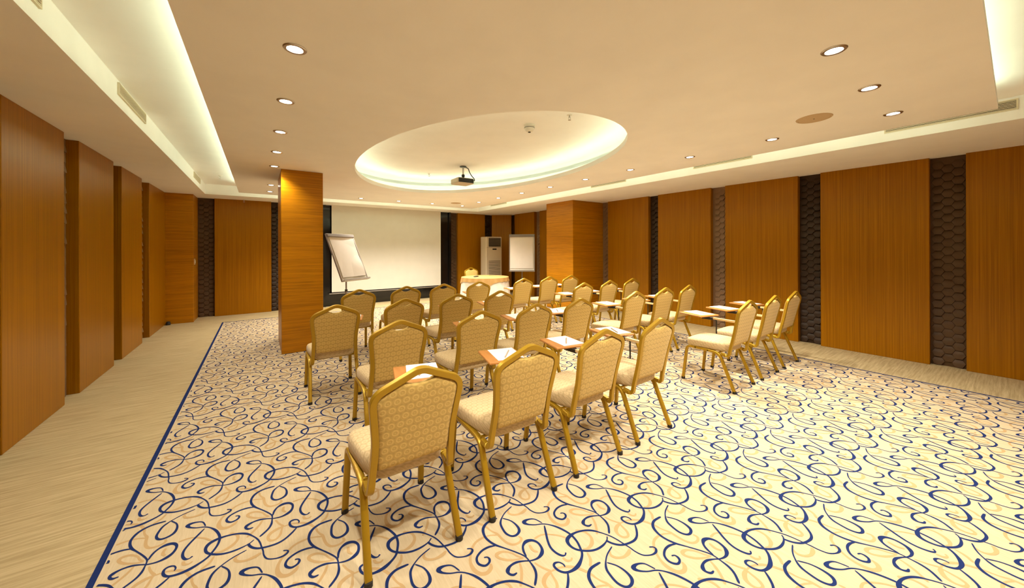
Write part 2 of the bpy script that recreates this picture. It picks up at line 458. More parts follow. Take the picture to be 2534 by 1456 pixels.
def stroke_mesh(strokes, z, name, mat):
    V = []; Fq = []; base = 0
    cell = []
    for si, st in enumerate(strokes):
        P = cat_rom([(*fp(x, y), w) for x, y, w in st], 5)
        P = [p for p in P]
        L_, R_ = [], []
        for i, p in enumerate(P):
            q0, q1 = P[max(i - 1, 0)], P[min(i + 1, len(P) - 1)]
            t = Vector((q1.x - q0.x, q1.y - q0.y)); t.normalize()
            nrm = Vector((-t.y, t.x)); hw = max(p.z, .004) / 2
            if i in (0, len(P) - 1): hw *= .6
            L_.append((p.x + nrm.x * hw, p.y + nrm.y * hw)); R_.append((p.x - nrm.x * hw, p.y - nrm.y * hw))
        cell.append((np.array(L_), np.array(R_), z + si * 3e-5 + 1.5e-4 * np.linspace(0, 1, len(P))))
    m_ = .004
    x0, x1, y0, y1 = CX0 + bw + m_, CX1 - bw - m_, CY0 + bw + m_, CY1 - bw - m_
    allv, allf = [], []
    for j in range(-8, 24):
        for i in range(-24, 18):
            ox, oy = i * LA + j * LB[0], j * LB[1]
            if ox < CX0 - 4 or ox > CX1 + 2: continue
            for Ln, Rn, zz in cell:
                l = Ln + (ox, oy); r = Rn + (ox, oy)
                ok = (np.minimum(l[:, 0], r[:, 0]) > x0) & (np.maximum(l[:, 0], r[:, 0]) < x1) & (np.minimum(l[:, 1], r[:, 1]) > y0) & (np.maximum(l[:, 1], r[:, 1]) < y1)
                if not ok.any(): continue
                n = len(l)
                v = np.empty((2 * n, 3)); v[:n, :2] = l; v[n:, :2] = r; v[:n, 2] = zz; v[n:, 2] = zz
                seg = np.nonzero(ok[:-1] & ok[1:])[0]
                if not len(seg): continue
                f = np.stack([seg + n, seg + n + 1, seg + 1, seg], 1) + base
                allv.append(v); allf.append(f); base += 2 * n
    V = np.concatenate(allv); Fq = np.concatenate(allf)
    me = bpy.data.meshes.new(name)
    me.vertices.add(len(V)); me.vertices.foreach_set('co', V.astype(np.float32).ravel())
    me.loops.add(Fq.size); me.loops.foreach_set('vertex_index', Fq.astype(np.int32).ravel())
    me.polygons.add(len(Fq)); me.polygons.foreach_set('loop_start', np.arange(0, Fq.size, 4, dtype=np.int32))
    me.materials.append(mat)
    me.update(calc_edges=True); me.validate()
    o = link(name, me, carpet); o['kind'] = 'stuff'
    return o
tn = stroke_mesh(TAN, ZP + .0003, 'tan_scrollwork', M['tan']); tn['label'] = 'pale tan scrolls woven into the carpet'
bl = stroke_mesh(BLUE, ZP + .0010, 'navy_scrollwork', M['blue']); bl['label'] = 'navy calligraphic scrolls woven into the carpet'

# ------------------------------------------------------------------ ceiling
def rect_ring(mb, o, i, z0, z1):
    """frame between rectangles o and i (x0,x1,y0,y1) from z0 to z1, with all faces"""
    vs = []
    for z in (z0, z1):
        for x0, x1, y0, y1 in (o, i):
            vs += [(x0, y0, z), (x1, y0, z), (x1, y1, z), (x0, y1, z)]
    fs = []
    for k in range(4):
        n = (k + 1) % 4
        fs += [(k, n, 4 + n, 4 + k), (8 + k, 12 + k, 12 + n, 8 + n), (4 + k, 4 + n, 12 + n, 12 + k), (k, 8 + k, 8 + n, n)]
    mb.add(vs, fs)
angs = sorted(set([2 * PI * i / 120 for i in range(120)] + [math.atan2(y - EC[1], x - EC[0]) % (2 * PI) for x in (PX0, PX1, XL - .3, XR + .3) for y in (PY0, PY1, YN - .3, YF + .3)]))
def rect_hit(a, x0, x1, y0, y1):
    c, s_ = math.cos(a), math.sin(a)
    t = min(((x1 if c > 0 else x0) - EC[0]) / c if abs(c) > 1e-9 else 1e9, ((y1 if s_ > 0 else y0) - EC[1]) / s_ if abs(s_) > 1e-9 else 1e9)
    return (EC[0] + c * t, EC[1] + s_ * t)
def ell(a, d=0.0):
    A, B = EA + d, EB + d
    t = math.atan2(A * math.sin(a), B * math.cos(a))
    return (EC[0] + A * math.cos(t), EC[1] + B * math.sin(t))
n = len(angs)
def oval_ring(rect, d, z0, z1):
    vs = [(*rect_hit(a, *rect), z) for z in (z0, z1) for a in angs] + [(*ell(a, d), z) for z in (z0, z1) for a in angs]
    fs = []
    for i in range(n):
        j = (i + 1) % n
        fs += [(i, j, 2 * n + j, 2 * n + i), (n + i, 3 * n + i, 3 * n + j, n + j), (i, n + i, n + j, j), (2 * n + i, 2 * n + j, 3 * n + j, 3 * n + i)]
    return vs, fs
ce = MB().add(*oval_ring((XL - .3, XR + .3, YN - .3, YF + .3), .36, ZT, ZT + .06)).build('ceiling', M['paint'], None, 40)
struct(ce, 'cream painted ceiling with light slots and an oval recess')
sf = MB(); rect_ring(sf, (XL - .29, XR + .29, YN - .29, YF + .29), (SX0, SX1, SY0, SY1), ZC, ZT)
sf.build('soffit', M['paint'], ce)
# floating centre panel with the oval opening
MB().add(*oval_ring((PX0, PX1, PY0, PY1), 0.0, ZC, ZC + ST)).build('centre_panel', M['paint'], ce, smooth=40)
vs = [(*ell(a, .40), z) for z in (ZO, ZO + .04) for a in angs]
MB().add(vs, [tuple(range(n))[::-1], tuple(range(n, 2 * n))] + [(i, (i + 1) % n, n + (i + 1) % n, n + i) for i in range(n)]).build('oval_ceiling', M['paint'], ce, smooth=40)
# upstands added above the panel to keep tube light from leaking away
up = MB(); rect_ring(up, (PX0 + .40, PX1 - .40, PY0 + .40, PY1 - .40), (PX0 + .43, PX1 - .43, PY0 + .43, PY1 - .43), ZC + ST, ZT)
up.build('slot_light_stop', M['dull'], ce)
vs = [(*ell(a, d), z) for z in (ZC + ST, ZO) for d in (.36, .39) for a in angs]
fs = []
for i in range(n):
    j = (i + 1) % n
    fs += [(i, j, 2 * n + j, 2 * n + i), (n + i, 3 * n + i, 3 * n + j, n + j)]
MB().add(vs, fs).build('oval_upstand', M['paint'], ce, smooth=40)
# tubes lying in the troughs (hidden behind the panel edges)
d0, d1, zt0, zt1 = .10, .135, ZC + ST + .001, ZC + ST + .016
for x0, x1, y0, y1, mt in [(PX0 + d0, PX0 + d1, PY0 + d0, PY1 - d0, 'tube_slot'), (PX1 - d1, PX1 - d0, PY0 + d0, PY1 - d0, 'tube_slot'),
                           (PX0 + d1, PX1 - d1, PY1 - d1, PY1 - d0, 'tube_slot'), (PX0 + d1, PX1 - d1, PY0 + d0, PY0 + d1, 'tube_near')]:
    MB().box(x0, x1, y0, y1, zt0, zt1).build('slot_light_tube', M[mt], ce)
vs = [(*ell(a, d), z) for z in (zt0, zt1) for d in (.09, .125) for a in angs]
fs = []
for i in range(n):
    j = (i + 1) % n
    fs += [(i, j, 2 * n + j, 2 * n + i), (n + i, 3 * n + i, 3 * n + j, n + j), (2 * n + i, 2 * n + j, 3 * n + j, 3 * n + i)]
MB().add(vs, fs).build('oval_light_tube', M['tube_oval'], ce)

# ------------------------------------------------------------------ walls
def hex_scale(axis, sgn):
    """one overlapping scale, about 10 cm wide, its lower edge standing proud; axis 'x' faces +-x, 'y' faces +-y"""
    w, h = .0533, .050
    out = [(-w, .0), (-w * .5, h), (w * .5, h), (w, .0), (w * .5, -h), (-w * .5, -h)]
    vs = [(u, 0, v) for u, v in out]
    k = .965
    vs += [(u * k, .003 + .017 * ((h - v) / (2 * h)) ** 1.3, v * k) for u, v in out]
    vs += [(0, .0165, -.006)]
    fs = [(i, (i + 1) % 6, 6 + (i + 1) % 6, 6 + i) for i in range(6)] + [(6 + i, 6 + (i + 1) % 6, 12) for i in range(6)]
    if axis == 'y':
        vs = [(u, sgn * d, v) for u, d, v in vs]
    else:
        vs = [(d * sgn, u, v) for u, d, v in vs]
    return vs, fs
SCALE_ME = {}
def scale_mesh(axis, sgn, mat):
    key = (axis, sgn, mat)
    if key not in SCALE_ME:
        SCALE_ME[key] = MB().add(*hex_scale(axis, sgn)).mesh('scale', M[mat], 50)
    return SCALE_ME[key]

def strip(wall, axis, sgn, face, a0, a1, mat, singly):
    """embossed strip in a recess: backing sheet plus scales; axis 'x': plane x = face, a along y"""
    t = .012
    mb = MB()
    if axis == 'x':
        mb.box(min(face, face + sgn * t), max(face, face + sgn * t), a0, a1, .0, ZC)
    else:
        mb.box(a0, a1, min(face, face + sgn * t), max(face, face + sgn * t), .0, ZC)
    st = mb.build('embossed_strip', M[mat], wall)
    dx, dz = .080, .100
    nc = max(1, int((a1 - a0 - .02) / dx)); off = ((a1 - a0) - (nc - 1) * dx) / 2
    pos = []
    for c in range(nc):
        z = .055 + (dz / 2 if c % 2 else 0)
        while z < ZC - .055:
            pos.append((a0 + off + c * dx, z)); z += dz
    if singly:
        me = scale_mesh(axis, sgn, mat)
        for a, z in pos:
            o = link('scale', me, st)
            o.location = (face + sgn * t, a, z) if axis == 'x' else (a, face + sgn * t, z)
            q = random.uniform(.65, 1.35)
            o.scale = (q, 1, 1) if axis == 'x' else (1, q, 1)
            o.rotation_euler = (math.radians(random.uniform(-5, 5)), 0, 0) if axis == 'x' else (0, math.radians(random.uniform(-5, 5)), 0)
    else:
        vs, fs = hex_scale(axis, sgn)
        mb = MB()
        for a, z in pos:
            p = (face + sgn * t, a, z) if axis == 'x' else (a, face + sgn * t, z)
            q = random.uniform(.65, 1.35); qx, qy = (q, 1) if axis == 'x' else (1, q)
            mb.add([(v[0] * qx + p[0], v[1] * qy + p[1], v[2] + p[2]) for v in vs], fs)
        o = mb.build('scales', M[mat], st, smooth=50); o['kind'] = 'stuff'
    return st

def panel(wall, x0, x1, y0, y1, mat='wood_v'):
    return MB().bevel_box(x0, x1, y0, y1, .0, ZC, .004).build('wood_panel', M[mat], wall)

# right wall (faces -x)
wr = struct(MB().box(XR + RD, XR + RD + .1, YN, YF + RD, 0, ZC).build('wall_right', M['jamb']), 'right wall of amber wood panels with embossed brown strips between')
r_pan = [(-2.0 + 1.32 * 0 + .72, -.97), (-.70, .351), (.63, 1.68), (1.95, 3.00), (3.25, 4.31), (4.535, 5.615), (6.76, 8.15), (8.40, 9.42)]
for a, b in r_pan:
    if b - a > .05: panel(wr, XR, XR + RD, a, b)
for a, b, mt, sg in [(-.97, -.70, 'scale_d', False), (.351, .63, 'scale_m', True), (1.68, 1.95, 'scale_d', True), (3.00, 3.25, 'scale_l', True), (4.31, 4.535, 'scale_d', False), (5.615, 5.84, 'scale_l', False), (8.15, 8.40, 'scale_l', False), (9.42, 9.60, 'scale_d', False)]:
    strip(wr, 'x', -1, XR + RD, a, b, mt, sg)
# column boxed against the right wall
co = MB().bevel_box(5.82, XR + RD, 5.84, 6.76, 0, ZC, .005).build('column', M['wood_h'], wr)
co['label'] = 'square wood clad column standing out from the wall'

# left wall (faces +x)
wl = struct(MB().box(XL - RD - .1, XL - RD, YN, YF + RD, 0, ZC).build('wall_left', M['jamb']), 'left wall of amber wood panels with recessed strips between')
for a, b in [(YN, -.19), (.14, 1.14), (1.47, 2.47), (2.80, 3.80), (4.137, 5.132), (5.471, 6.509), (6.829, 7.82), (8.265, 9.47)]:
    panel(wl, XL - RD, XL, a, b)
for a, b, mt in [(-.19, .14, 'scale_d'), (1.14, 1.47, 'scale_l'), (2.47, 2.80, 'scale_d'), (3.80, 4.137, 'scale_d'), (5.132, 5.471, 'scale_l'), (6.509, 6.829, 'scale_d'), (7.82, 8.265, 'scale_l')]:
    strip(wl, 'x', 1, XL - RD, a, b, mt, False)
cb = MB().bevel_box(XL - RD, -1.08, 9.47, YF + RD, 0, ZC, .005).build('corner_block', M['wood_h'], wl)
cb['label'] = 'wood clad block filling the far left corner'

# far wall (faces -y)
wf = struct(MB().box(XL - RD, XR + RD, YF + RD, YF + RD + .1, 0, ZC).build('wall_far', M['jamb']), 'far wall of amber wood panels behind the projection screen')
for a, b in [(-.80, .217), (.49, 1.283), (5.01, 5.985)]:
    panel(wf, a, b, YF, YF + RD)
for a, b, mt in [(-1.08, -.80, 'scale_m'), (.217, .49, 'scale_d'), (4.765, 5.01, 'scale_m'), (5.985, 6.248, 'scale_d')]:
    strip(wf, 'y', -1, YF + RD, a, b, mt, False)
# diagonal panel across the far right corner
dv = [(6.248, YF), (XR, 9.60), (XR + .07, 9.67), (6.318, YF + .07)]
MB().add([(x, y, z) for z in (0, ZC) for x, y in dv], [(0, 1, 5, 4), (1, 2, 6, 5), (2, 3, 7, 6), (3, 0, 4, 7), (4, 5, 6, 7), (0, 3, 2, 1)]).build('diagonal_panel', M['wood_v'], wf)
# black glossy bay behind the screen
bay = MB().box(1.283, 4.765, YF + .02, YF + RD, 0, ZC).build('black_bay', M['glossblack'], wf)
bay['label'] = 'glossy black bay behind the projection screen'
bf = MB().box(1.283, 1.35, YF - .03, YF + .02, 0, ZC).box(4.70, 4.765, YF - .03, YF + .02, 0, ZC)
MB().box(1.283, 1.35, YF - .03, YF + .02, 0, ZC).build('bay_post', M['glossblack'], wf)
MB().box(4.70, 4.765, YF - .03, YF + .02, 0, ZC).build('bay_post', M['glossblack'], wf)

# wall behind the camera
wn = struct(MB().box(XL - RD, XR + RD, YN - .2, YN - .1, 0, ZC).build('wall_near', M['jamb']), 'wood panelled wall behind the camera')
for k in range(7):
    a = XL + .1 + k * 1.18
    panel(wn, a, min(a + 1.0, XR), YN - .1, YN)

# free-standing pillar
pl = MB().bevel_box(.24, .75, 5.815, 6.85, ZP + .002, ZC, .004).build('pillar', M['wood_h'])
struct(pl, 'square pillar clad in horizontal-grain amber wood')

# ------------------------------------------------------------------ ceiling fittings
ORD = ['first', 'second', 'third', 'fourth', 'fifth', 'sixth', 'seventh', 'eighth', 'ninth', 'tenth']
def make_downlight():
    r = empty('downlight')
    MB().lathe((0, 0, 0), [(.038, .0), (.040, -.006), (.054, -.006), (.058, -.002), (.058, .0)], 28).build('trim_ring', M['chrome'], r, 40)
    MB().lathe((0, 0, 0), [(.0, -.0025), (.030, -.0025), (.038, -.001)], 20).build('lamp', M['bulb'], r)
    ld = bpy.data.lights.new('downlight_beam', 'SPOT')
    ld.energy = SPOT_W; ld.color = SPOT_COL; ld.spot_size = math.radians(SPOT_DEG); ld.spot_blend = .85; ld.shadow_soft_size = .03
    l = bpy.data.objects.new('downlight_beam', ld); COL.objects.link(l); l.parent = r; l.location = (0, 0, -.02)
    return r
YS = [.59, 1.438, 2.287, 3.136, 3.985, 4.833, 5.682, 6.531, 7.38, 8.228]
XS = [.16, .979, 1.798, 2.617, 3.436, 4.25]
dl0 = make_downlight()
BEAM = {'right': [c for c in dl0.children if c.type == 'LIGHT'][0].data}
for key, watt in (('left', SPOT_W_LEFT), ('near', SPOT_W_NEAR)):
    BEAM[key] = BEAM['right'].copy(); BEAM[key].energy = watt
spots = []
k = 0
for i, y in enumerate(YS):
    if i == 7: continue
    spots.append((XS[0], y, f'recessed ceiling downlight, {ORD[k]} of the row running past the pillar')); k += 1
for i, y in enumerate(YS):
    spots.append((XS[5], y, f'recessed ceiling downlight, {ORD[i]} of the row along the right wall'))
for i in range(1, 5):
    spots.append((XS[i], YS[0], f'recessed ceiling downlight, {ORD[i-1]} of the short row nearest the camera'))
for i in range(1, 5):
    spots.append((XS[i], YS[9], f'recessed ceiling downlight, {ORD[i-1]} of the row in front of the screen'))
for i, (x, y, lab) in enumerate(spots):
    d = dl0 if i == 0 else copy_tree(dl0)
    d.location = (x, y, ZC)
    for c in d.children:
        if c.type == 'LIGHT':
            c.data = BEAM['left' if x < .5 else 'near' if y < 1 else 'right']
    tag(d, lab, 'downlight', 'recessed ceiling downlights')

def grille(name, face, sgn, y0, y1, lab):
    z0, z1 = ZC + .095, ZC + .168
    r = empty(name, (face, (y0 + y1) / 2, z0))
    L_ = (y1 - y0) / 2; hh = z1 - z0
    bx = lambda a, b: (min(a, b), max(a, b))
    MB().box(*bx(0, sgn * .004), -L_, L_, 0, hh).build('backing', M['grille_dark'], r)
    fr = MB()
    t = .010
    fr.box(*bx(0, sgn * .012), -L_ - t, L_ + t, -t, 0).box(*bx(0, sgn * .012), -L_ - t, L_ + t, hh, hh + t)
    fr.box(*bx(0, sgn * .012), -L_ - t, -L_, 0, hh).box(*bx(0, sgn * .012), L_, L_ + t, 0, hh)
    fr.build('frame', M['grille'], r)
    nsl = 6
    for i in range(nsl):
        z = hh * (i + .5) / nsl
        MB().box(*bx(sgn * .003, sgn * .011), -L_, L_, z - .0028, z + .0028).build('slat', M['grille'], r)
    tag(r, lab, 'air grille', 'slotted air grilles beside the ceiling slots')
grille('air_grille', SX0, 1, 1.99, 2.763, 'slotted air grille in the left light slot, nearest the camera')
grille('air_grille', SX0, 1, 3.966, 4.737, 'slotted air grille halfway along the left light slot')
grille('air_grille', SX0, 1, 7.795, 8.516, 'slotted air grille at the far end of the left light slot')
grille('air_grille', SX1, -1, .007, .793, 'slotted air grille in the right light slot, nearest the camera')
grille('air_grille', SX1, -1, 2.036, 2.80, 'slotted air grille in the right light slot, second from the camera')
grille('air_grille', SX1, -1, 4.035, 4.832, 'slotted air grille in the right light slot, third from the camera')
grille('air_grille', SX1, -1, 7.80, 8.57, 'slotted air grille in the right light slot by the far corner')

def speaker(x, y, lab):
    r = empty('ceiling_speaker', (x, y, ZC))
    MB().lathe((0, 0, 0), [(.0, -.004), (.105, -.004), (.108, 0)], 32).build('mesh_cover', M['speaker'], r, 40)
    MB().lathe((0, 0, 0), [(.106, -.001), (.108, -.005), (.120, -.004), (.123, 0)], 32).build('rim', M['speaker'], r, 40)
    MB().cyl((0, 0), .004, .004, -.007, -.004, 8).build('badge', M['dark_pl'], r)
    tag(r, lab, 'speaker', 'round ceiling speakers')
speaker(3.855, 1.0, 'round tan ceiling speaker near the camera, beside the right row of downlights')
speaker(3.876, 7.84, 'round tan ceiling speaker far away near the projection screen corner')

KO = (ZO - CAM_Z) / 1.30          # same sight line, deeper recess
sd = empty('smoke_detector', (2.326 * KO, 2.971 * KO, ZO))
MB().lathe((0, 0, 0), [(0, -.014), (.060, -.018), (.066, -.010), (.066, 0)], 28).build('base', M['white_pl'], sd, 40)
MB().lathe((0, 0, 0), [(.050, -.012), (.060, -.030), (.058, -.044), (.040, -.070), (.022, -.078), (0, -.079)], 28).build('dome', M['white_pl'], sd, 40)
MB().lathe((0, 0, 0), [(.0595, -.031), (.0612, -.034), (.0595, -.037)], 28).build('vent_slot', M['grille_dark'], sd)
MB().cyl((0, 0), .016, .014, -.084, -.076, 16).build('sensor_tip', M['grille_dark'], sd)
tag(sd, 'white domed smoke detector on the ceiling of the oval recess', 'smoke detector')

def sprinkler(x, y, z, lab):
    r = empty('sprinkler', (x, y, z))
    MB().lathe((0, 0, 0), [(0, -.004), (.026, -.004), (.030, 0)], 20).build('escutcheon', M['white_pl'], r, 40)
    MB().cyl((0, 0), .008, .006, -.028, -.003, 12).build('body', M['chrome'], r)
    MB().tube([(-.008, 0, -.02), (-.014, 0, -.036), (-.006, 0, -.05), (.006, 0, -.05), (.014, 0, -.036), (.008, 0, -.02)], .0025, 6).build('yoke', M['chrome'], r)
    MB().cyl((0, 0), .016, .016, -.056, -.053, 16).build('deflector', M['chrome'], r)
    tag(r, lab, 'sprinkler', 'ceiling sprinklers')
sprinkler(2.47 * KO, 2.52 * KO, ZO, 'small sprinkler head near the oval rim beyond the smoke detector')
sprinkler(2.48 * 1.06, 6.20 * 1.04, ZO, 'small sprinkler head in the oval recess left of the projector')
sprinkler(-.568, 8.118, ZT, 'small sprinkler head at the far end of the left light slot')
sprinkler(-.286, 9.93, ZC, 'small white sprinkler head under the soffit above the far wood panel')

# projector hanging in the oval recess
pj = empty('projector', (2.63 * KO, 5.06 * KO, ZO)); pj.scale = (KO, KO, KO)
MB().cyl((0, 0), .055, .050, -.012, 0, 24).build('ceiling_plate', M['dark_pl'], pj, 40)
MB().cyl((0, 0), .014, .014, -.135, -.010, 16).build('drop_pole', M['chrome'], pj, 40)
MB().lathe((0, 0, 0), [(.0, -.128), (.022, -.130), (.026, -.15), (.022, -.17), (.010, -.18), (.010, -.20)], 16).build('ball_joint', M['dark_pl'], pj, 40)
zb = -.285
bd = MB().bevel_box(-.15, .13, -.12, .14, zb, zb + .085, .012).build('body', M['cream_pl'], pj, 40)
MB().box(-.140, .120, -.123, -.119, zb + .012, zb + .076).build('rear_panel', M['dark_pl'], bd)
for i in range(5):
    MB().box(-.12 + i * .05, -.085 + i * .05, -.1255, -.1225, zb + .02, zb + .06).build('socket', M['black'], bd)
MB().box(-.152, -.149, -.08, .10, zb + .02, zb + .06).build('side_vent', M['cream_pl'], bd)
MB().box(-.09, .09, -.06, .06, zb + .083, zb + .097).build('mount_bracket', M['dark_pl'], pj)
ln = MB(); ln.v = []; 
ln.sweep([(.06, .135, zb + .045), (.06, .165, zb + .045)], [(.03 * math.cos(2 * PI * i / 18), .03 * math.sin(2 * PI * i / 18)) for i in range(18)])
ln.build('lens', M['dark_pl'], pj, 40)
cbp = cat_rom([(.05, .0, -.012), (.085, -.01, -.03), (.10, -.03, -.09), (.115, -.07, -.15), (.125, -.125, -.20), (.12, -.15, -.235), (.10, -.126, zb + .045)], 8)
MB().tube(cbp, .007, 8).build('cable', M['dark_pl'], pj, 60)
tag(pj, 'cream and black projector hanging from a short pole in the oval recess', 'projector')

# ------------------------------------------------------------------ projection screen
ps = empty('projection_screen', (2.93, 9.90, 0))
MB().box(-1.463, 1.463, -.002, .002, .365, ZC).build('screen_sheet', M['screen'], ps)
MB().box(-1.463, 1.463, -.003, .003, .335, .365).build('black_hem', M['black'], ps)
MB().tube([(-1.52, -.004, .325), (1.47, -.004, .325)], .012, 10).build('weight_bar', M['silver'], ps, 60)
tag(ps, 'wide white projection screen pulled down in front of the black bay', 'projection screen')

# ------------------------------------------------------------------ chairs with writing tablets
def back_y(z):
    return -.20 - (z - .354) * .216
def make_chair(tablet=True):
    r = empty('conference_chair')
    oct_ = [(-.0115, -.0135), (-.0095, -.0155), (.0095, -.0155), (.0115, -.0135), (.0115, .0135), (.0095, .0155), (-.0095, .0155), (-.0115, .0135)]
    for s in (-1, 1):
        x = .205 * s; xf = .215 * s
        # front leg with bend into the rail
        f = MB().sweep(fillet([(xf, .262, .012), (x, .222, .375), (x, .12, .375)], .05), oct_, (1, 0, 0)).build('leg', M['gold'], r, 50)
        MB().cyl((xf, .262), 0.0185, .0185, 0, .022, 12).build('foot_cap', M['rubber'], f, 40)
        # rear leg with bend out of the rail
        f = MB().sweep(fillet([(x, .0, .372), (x, -.115, .366), (xf, -.262, .012)], .09, 8), oct_, (1, 0, 0)).build('leg', M['gold'], r, 50)
        MB().cyl((xf, -.263), 0.0185, .0185, 0, .022, 12).build('foot_cap', M['rubber'], f, 40)
        MB().sweep([(x, .13, .375), (x, -.01, .372)], oct_, (1, 0, 0)).build('side_rail', M['gold'], r, 50)
    MB().tube([(-.20, .17, .372), (.20, .17, .372)], .009, 8).build('cross_rail', M['gold'], r, 50)
    MB().tube([(-.20, -.10, .366), (.20, -.10, .366)], .009, 8).build('cross_rail', M['gold'], r, 50)
    # back frame: flat gold bar
    half = [(.200, -.13, .362), (.194, -.205, .346), (.188, None, .42), (.183, None, .53), (.183, None, .60), (.208, None, .815), (0, None, .907)]
    half = [(x, back_y(z) if y is None else y, z) for x, y, z in half]
    lft = [(-x, y, z) for x, y, z in half]
    path = lft + half[::-1][1:]
    path = fillet(path, [0, .035, .03, .05, .09, .055, .035, .055, .09, .05, .03, .035, 0], 7)
    sec = [(-.0150, -.0105), (-.0125, -.0125), (.0125, -.0125), (.0150, -.0105), (.0150, .0105), (.0125, .0125), (-.0125, .0125), (-.0150, .0105)]
    MB().sweep(path, sec, (0, 1, .2)).build('back_frame', M['gold'], r, 32)
    # padded backrest
    hw = [(.166, .455), (.170, .50), (.171, .56), (.177, .66), (.188, .745), (.192, .785), (.183, .806), (.135, .832), (.085, .854), (.068, .856), (.050, .846), (.025, .838), (0, .836)]
    ol = [(x, z) for x, z in hw] + [(-x, z) for x, z in hw[::-1][1:]] + [(-.10, .452), (0, .451), (.10, .452)]
    c = (0, .64); n_o = len(ol)
    ringsF = [(1.0, .0), (.985, .012), (.95, .020), (.86, .026), (.55, .031), (.22, .032)]
    ringsB = [(1.0, .0), (.985, -.009), (.95, -.013), (.86, -.015), (.55, -.016), (.22, -.016)]
    mb = MB()
    for rings in (ringsF, ringsB):
        vs = []
        for k, d in rings:
            for x, z in ol:
                X, Z = c[0] + (x - c[0]) * k, c[1] + (z - c[1]) * k
                vs.append((X, back_y(Z) + d + .004, Z + d * .2))
        vs.append((0, back_y(c[1]) + rings[-1][1] + .004, c[1]))
        fs = []
        for k in range(len(rings) - 1):
            fs += [(k * n_o + i, k * n_o + (i + 1) % n_o, (k + 1) * n_o + (i + 1) % n_o, (k + 1) * n_o + i) for i in range(n_o)]
        q = (len(rings) - 1) * n_o
        fs += [(q + i, q + (i + 1) % n_o, len(vs) - 1) for i in range(n_o)]
        mb.add(vs, fs)
    mb.build('backrest', M['fab_b'], r, 70)
    # seat cushion: rounded slab, narrower at the back
    def seat_outline(k=1.0):
        p = fillet([(0, -.185), (.150, -.185), (.195, -.10), (.218, .16), (.200, .232), (0, .242)], [.0, .05, .06, .05, .05, .0], 4)
        p = [(a.x, a.y) for a in [Vector((q.x, q.y)) for q in [Vector((*v[:2], 0)) if not isinstance(v, Vector) else v for v in p]]]
        return p
    so = seat_outline()
    so = so + [(-x, y) for x, y in so[::-1][1:-1]]
    ns = len(so); cy = .03
    rings = [(.90, .380), (.97, .382), (1.0, .396), (1.005, .425), (1.0, .447), (.97, .461), (.90, .469), (.6, .475), (.25, .477)]
    vs = []
    for k, z in rings:
        vs += [(x * k, cy + (y - cy) * k, z - .006 * max(0, (y - .05)) / .2) for x, y in so]
    vs += [(0, cy, .477), (0, cy, .379)]
    fs = []
    for k in range(len(rings) - 1):
        fs += [(k * ns + i, k * ns + (i + 1) % ns, (k + 1) * ns + (i + 1) % ns, (k + 1) * ns + i) for i in range(ns)]
    q = (len(rings) - 1) * ns
    fs += [(q + i, q + (i + 1) % ns, len(vs) - 2) for i in range(ns)] + [((i + 1) % ns, i, len(vs) - 1) for i in range(ns)]
    MB().add(vs, fs).build('seat', M['fab_s'], r, 70)
    if tablet:
        xa = .192
        MB().sweep(cat_rom([(xa - .012, -.242, .628), (xa, -.20, .632), (xa, .0, .636), (xa, .18, .640)], 5), [(-.010, -.017), (.010, -.017), (.010, .017), (-.010, .017)], (1, 0, 0)).build('armrest', M['armpad'], r, 40)
        MB().tube(fillet([(.206, .12, .374), (.232, .12, .382), (.232, .12, .615), (xa, .13, .632)], [0, .015, .02, 0], 4), .0075, 8).build('arm_post', M['black'], r, 50)
        MB().bevel_box(xa - .02, xa + .02, .13, .26, .618, .650, .004).build('hinge_bracket', M['black'], r)
        tcx, tcy, rot = .215, .315, math.radians(-14)
        tb_ = MB().bevel_box(-.14, .14, -.155, .155, 0, .016, .004).build('writing_tablet', M['wood_t'], r)
        tb_.location = (tcx, tcy, .651); tb_.rotation_euler = (0, 0, rot)
    return r

ROWS = [
    ('nearest', [(.592, 1.868), (1.225, 1.87), (1.845, 1.875), (2.475, 1.88)], [(4.045, 1.88), (4.68, 1.875), (5.34, 1.88)]),
    ('second', [(.858, 2.965), (1.545, 2.96), (2.175, 2.995), (2.78, 3.00)], [(3.77, 3.02), (4.45, 3.04), (5.02, 3.03)]),
    ('third', [(.60, 4.05), (1.26, 4.08), (1.885, 4.10), (2.477, 4.08)], [(4.08, 4.17), (4.72, 4.20), (5.34, 4.21)]),
    ('farthest', [(1.06, 5.29), (1.69, 5.31), (2.26, 5.31), (2.89, 5.33)], [(3.83, 5.38), (4.48, 5.42), (5.00, 5.38)]),
]
proto = make_chair(True)
paper_me = MB().box(-.098, .098, -.138, .138, 0, .0015).mesh('paper_sheet', M['paper'])
hexs = [(.0042 * math.cos(PI / 3 * i), .0042 * math.sin(PI / 3 * i)) for i in range(6)]
pen_me = MB().sweep([(0, -.095, .0042), (0, .070, .0042)], hexs).mesh('pencil_barrel', M['pencil'])
tip_me = MB().add([(x, .070, .0042 + z) for x, z in hexs] + [(0, .088, .0042)], [(i, (i + 1) % 6, 6) for i in range(6)]).mesh('pencil_tip', M['lead'])
first = True
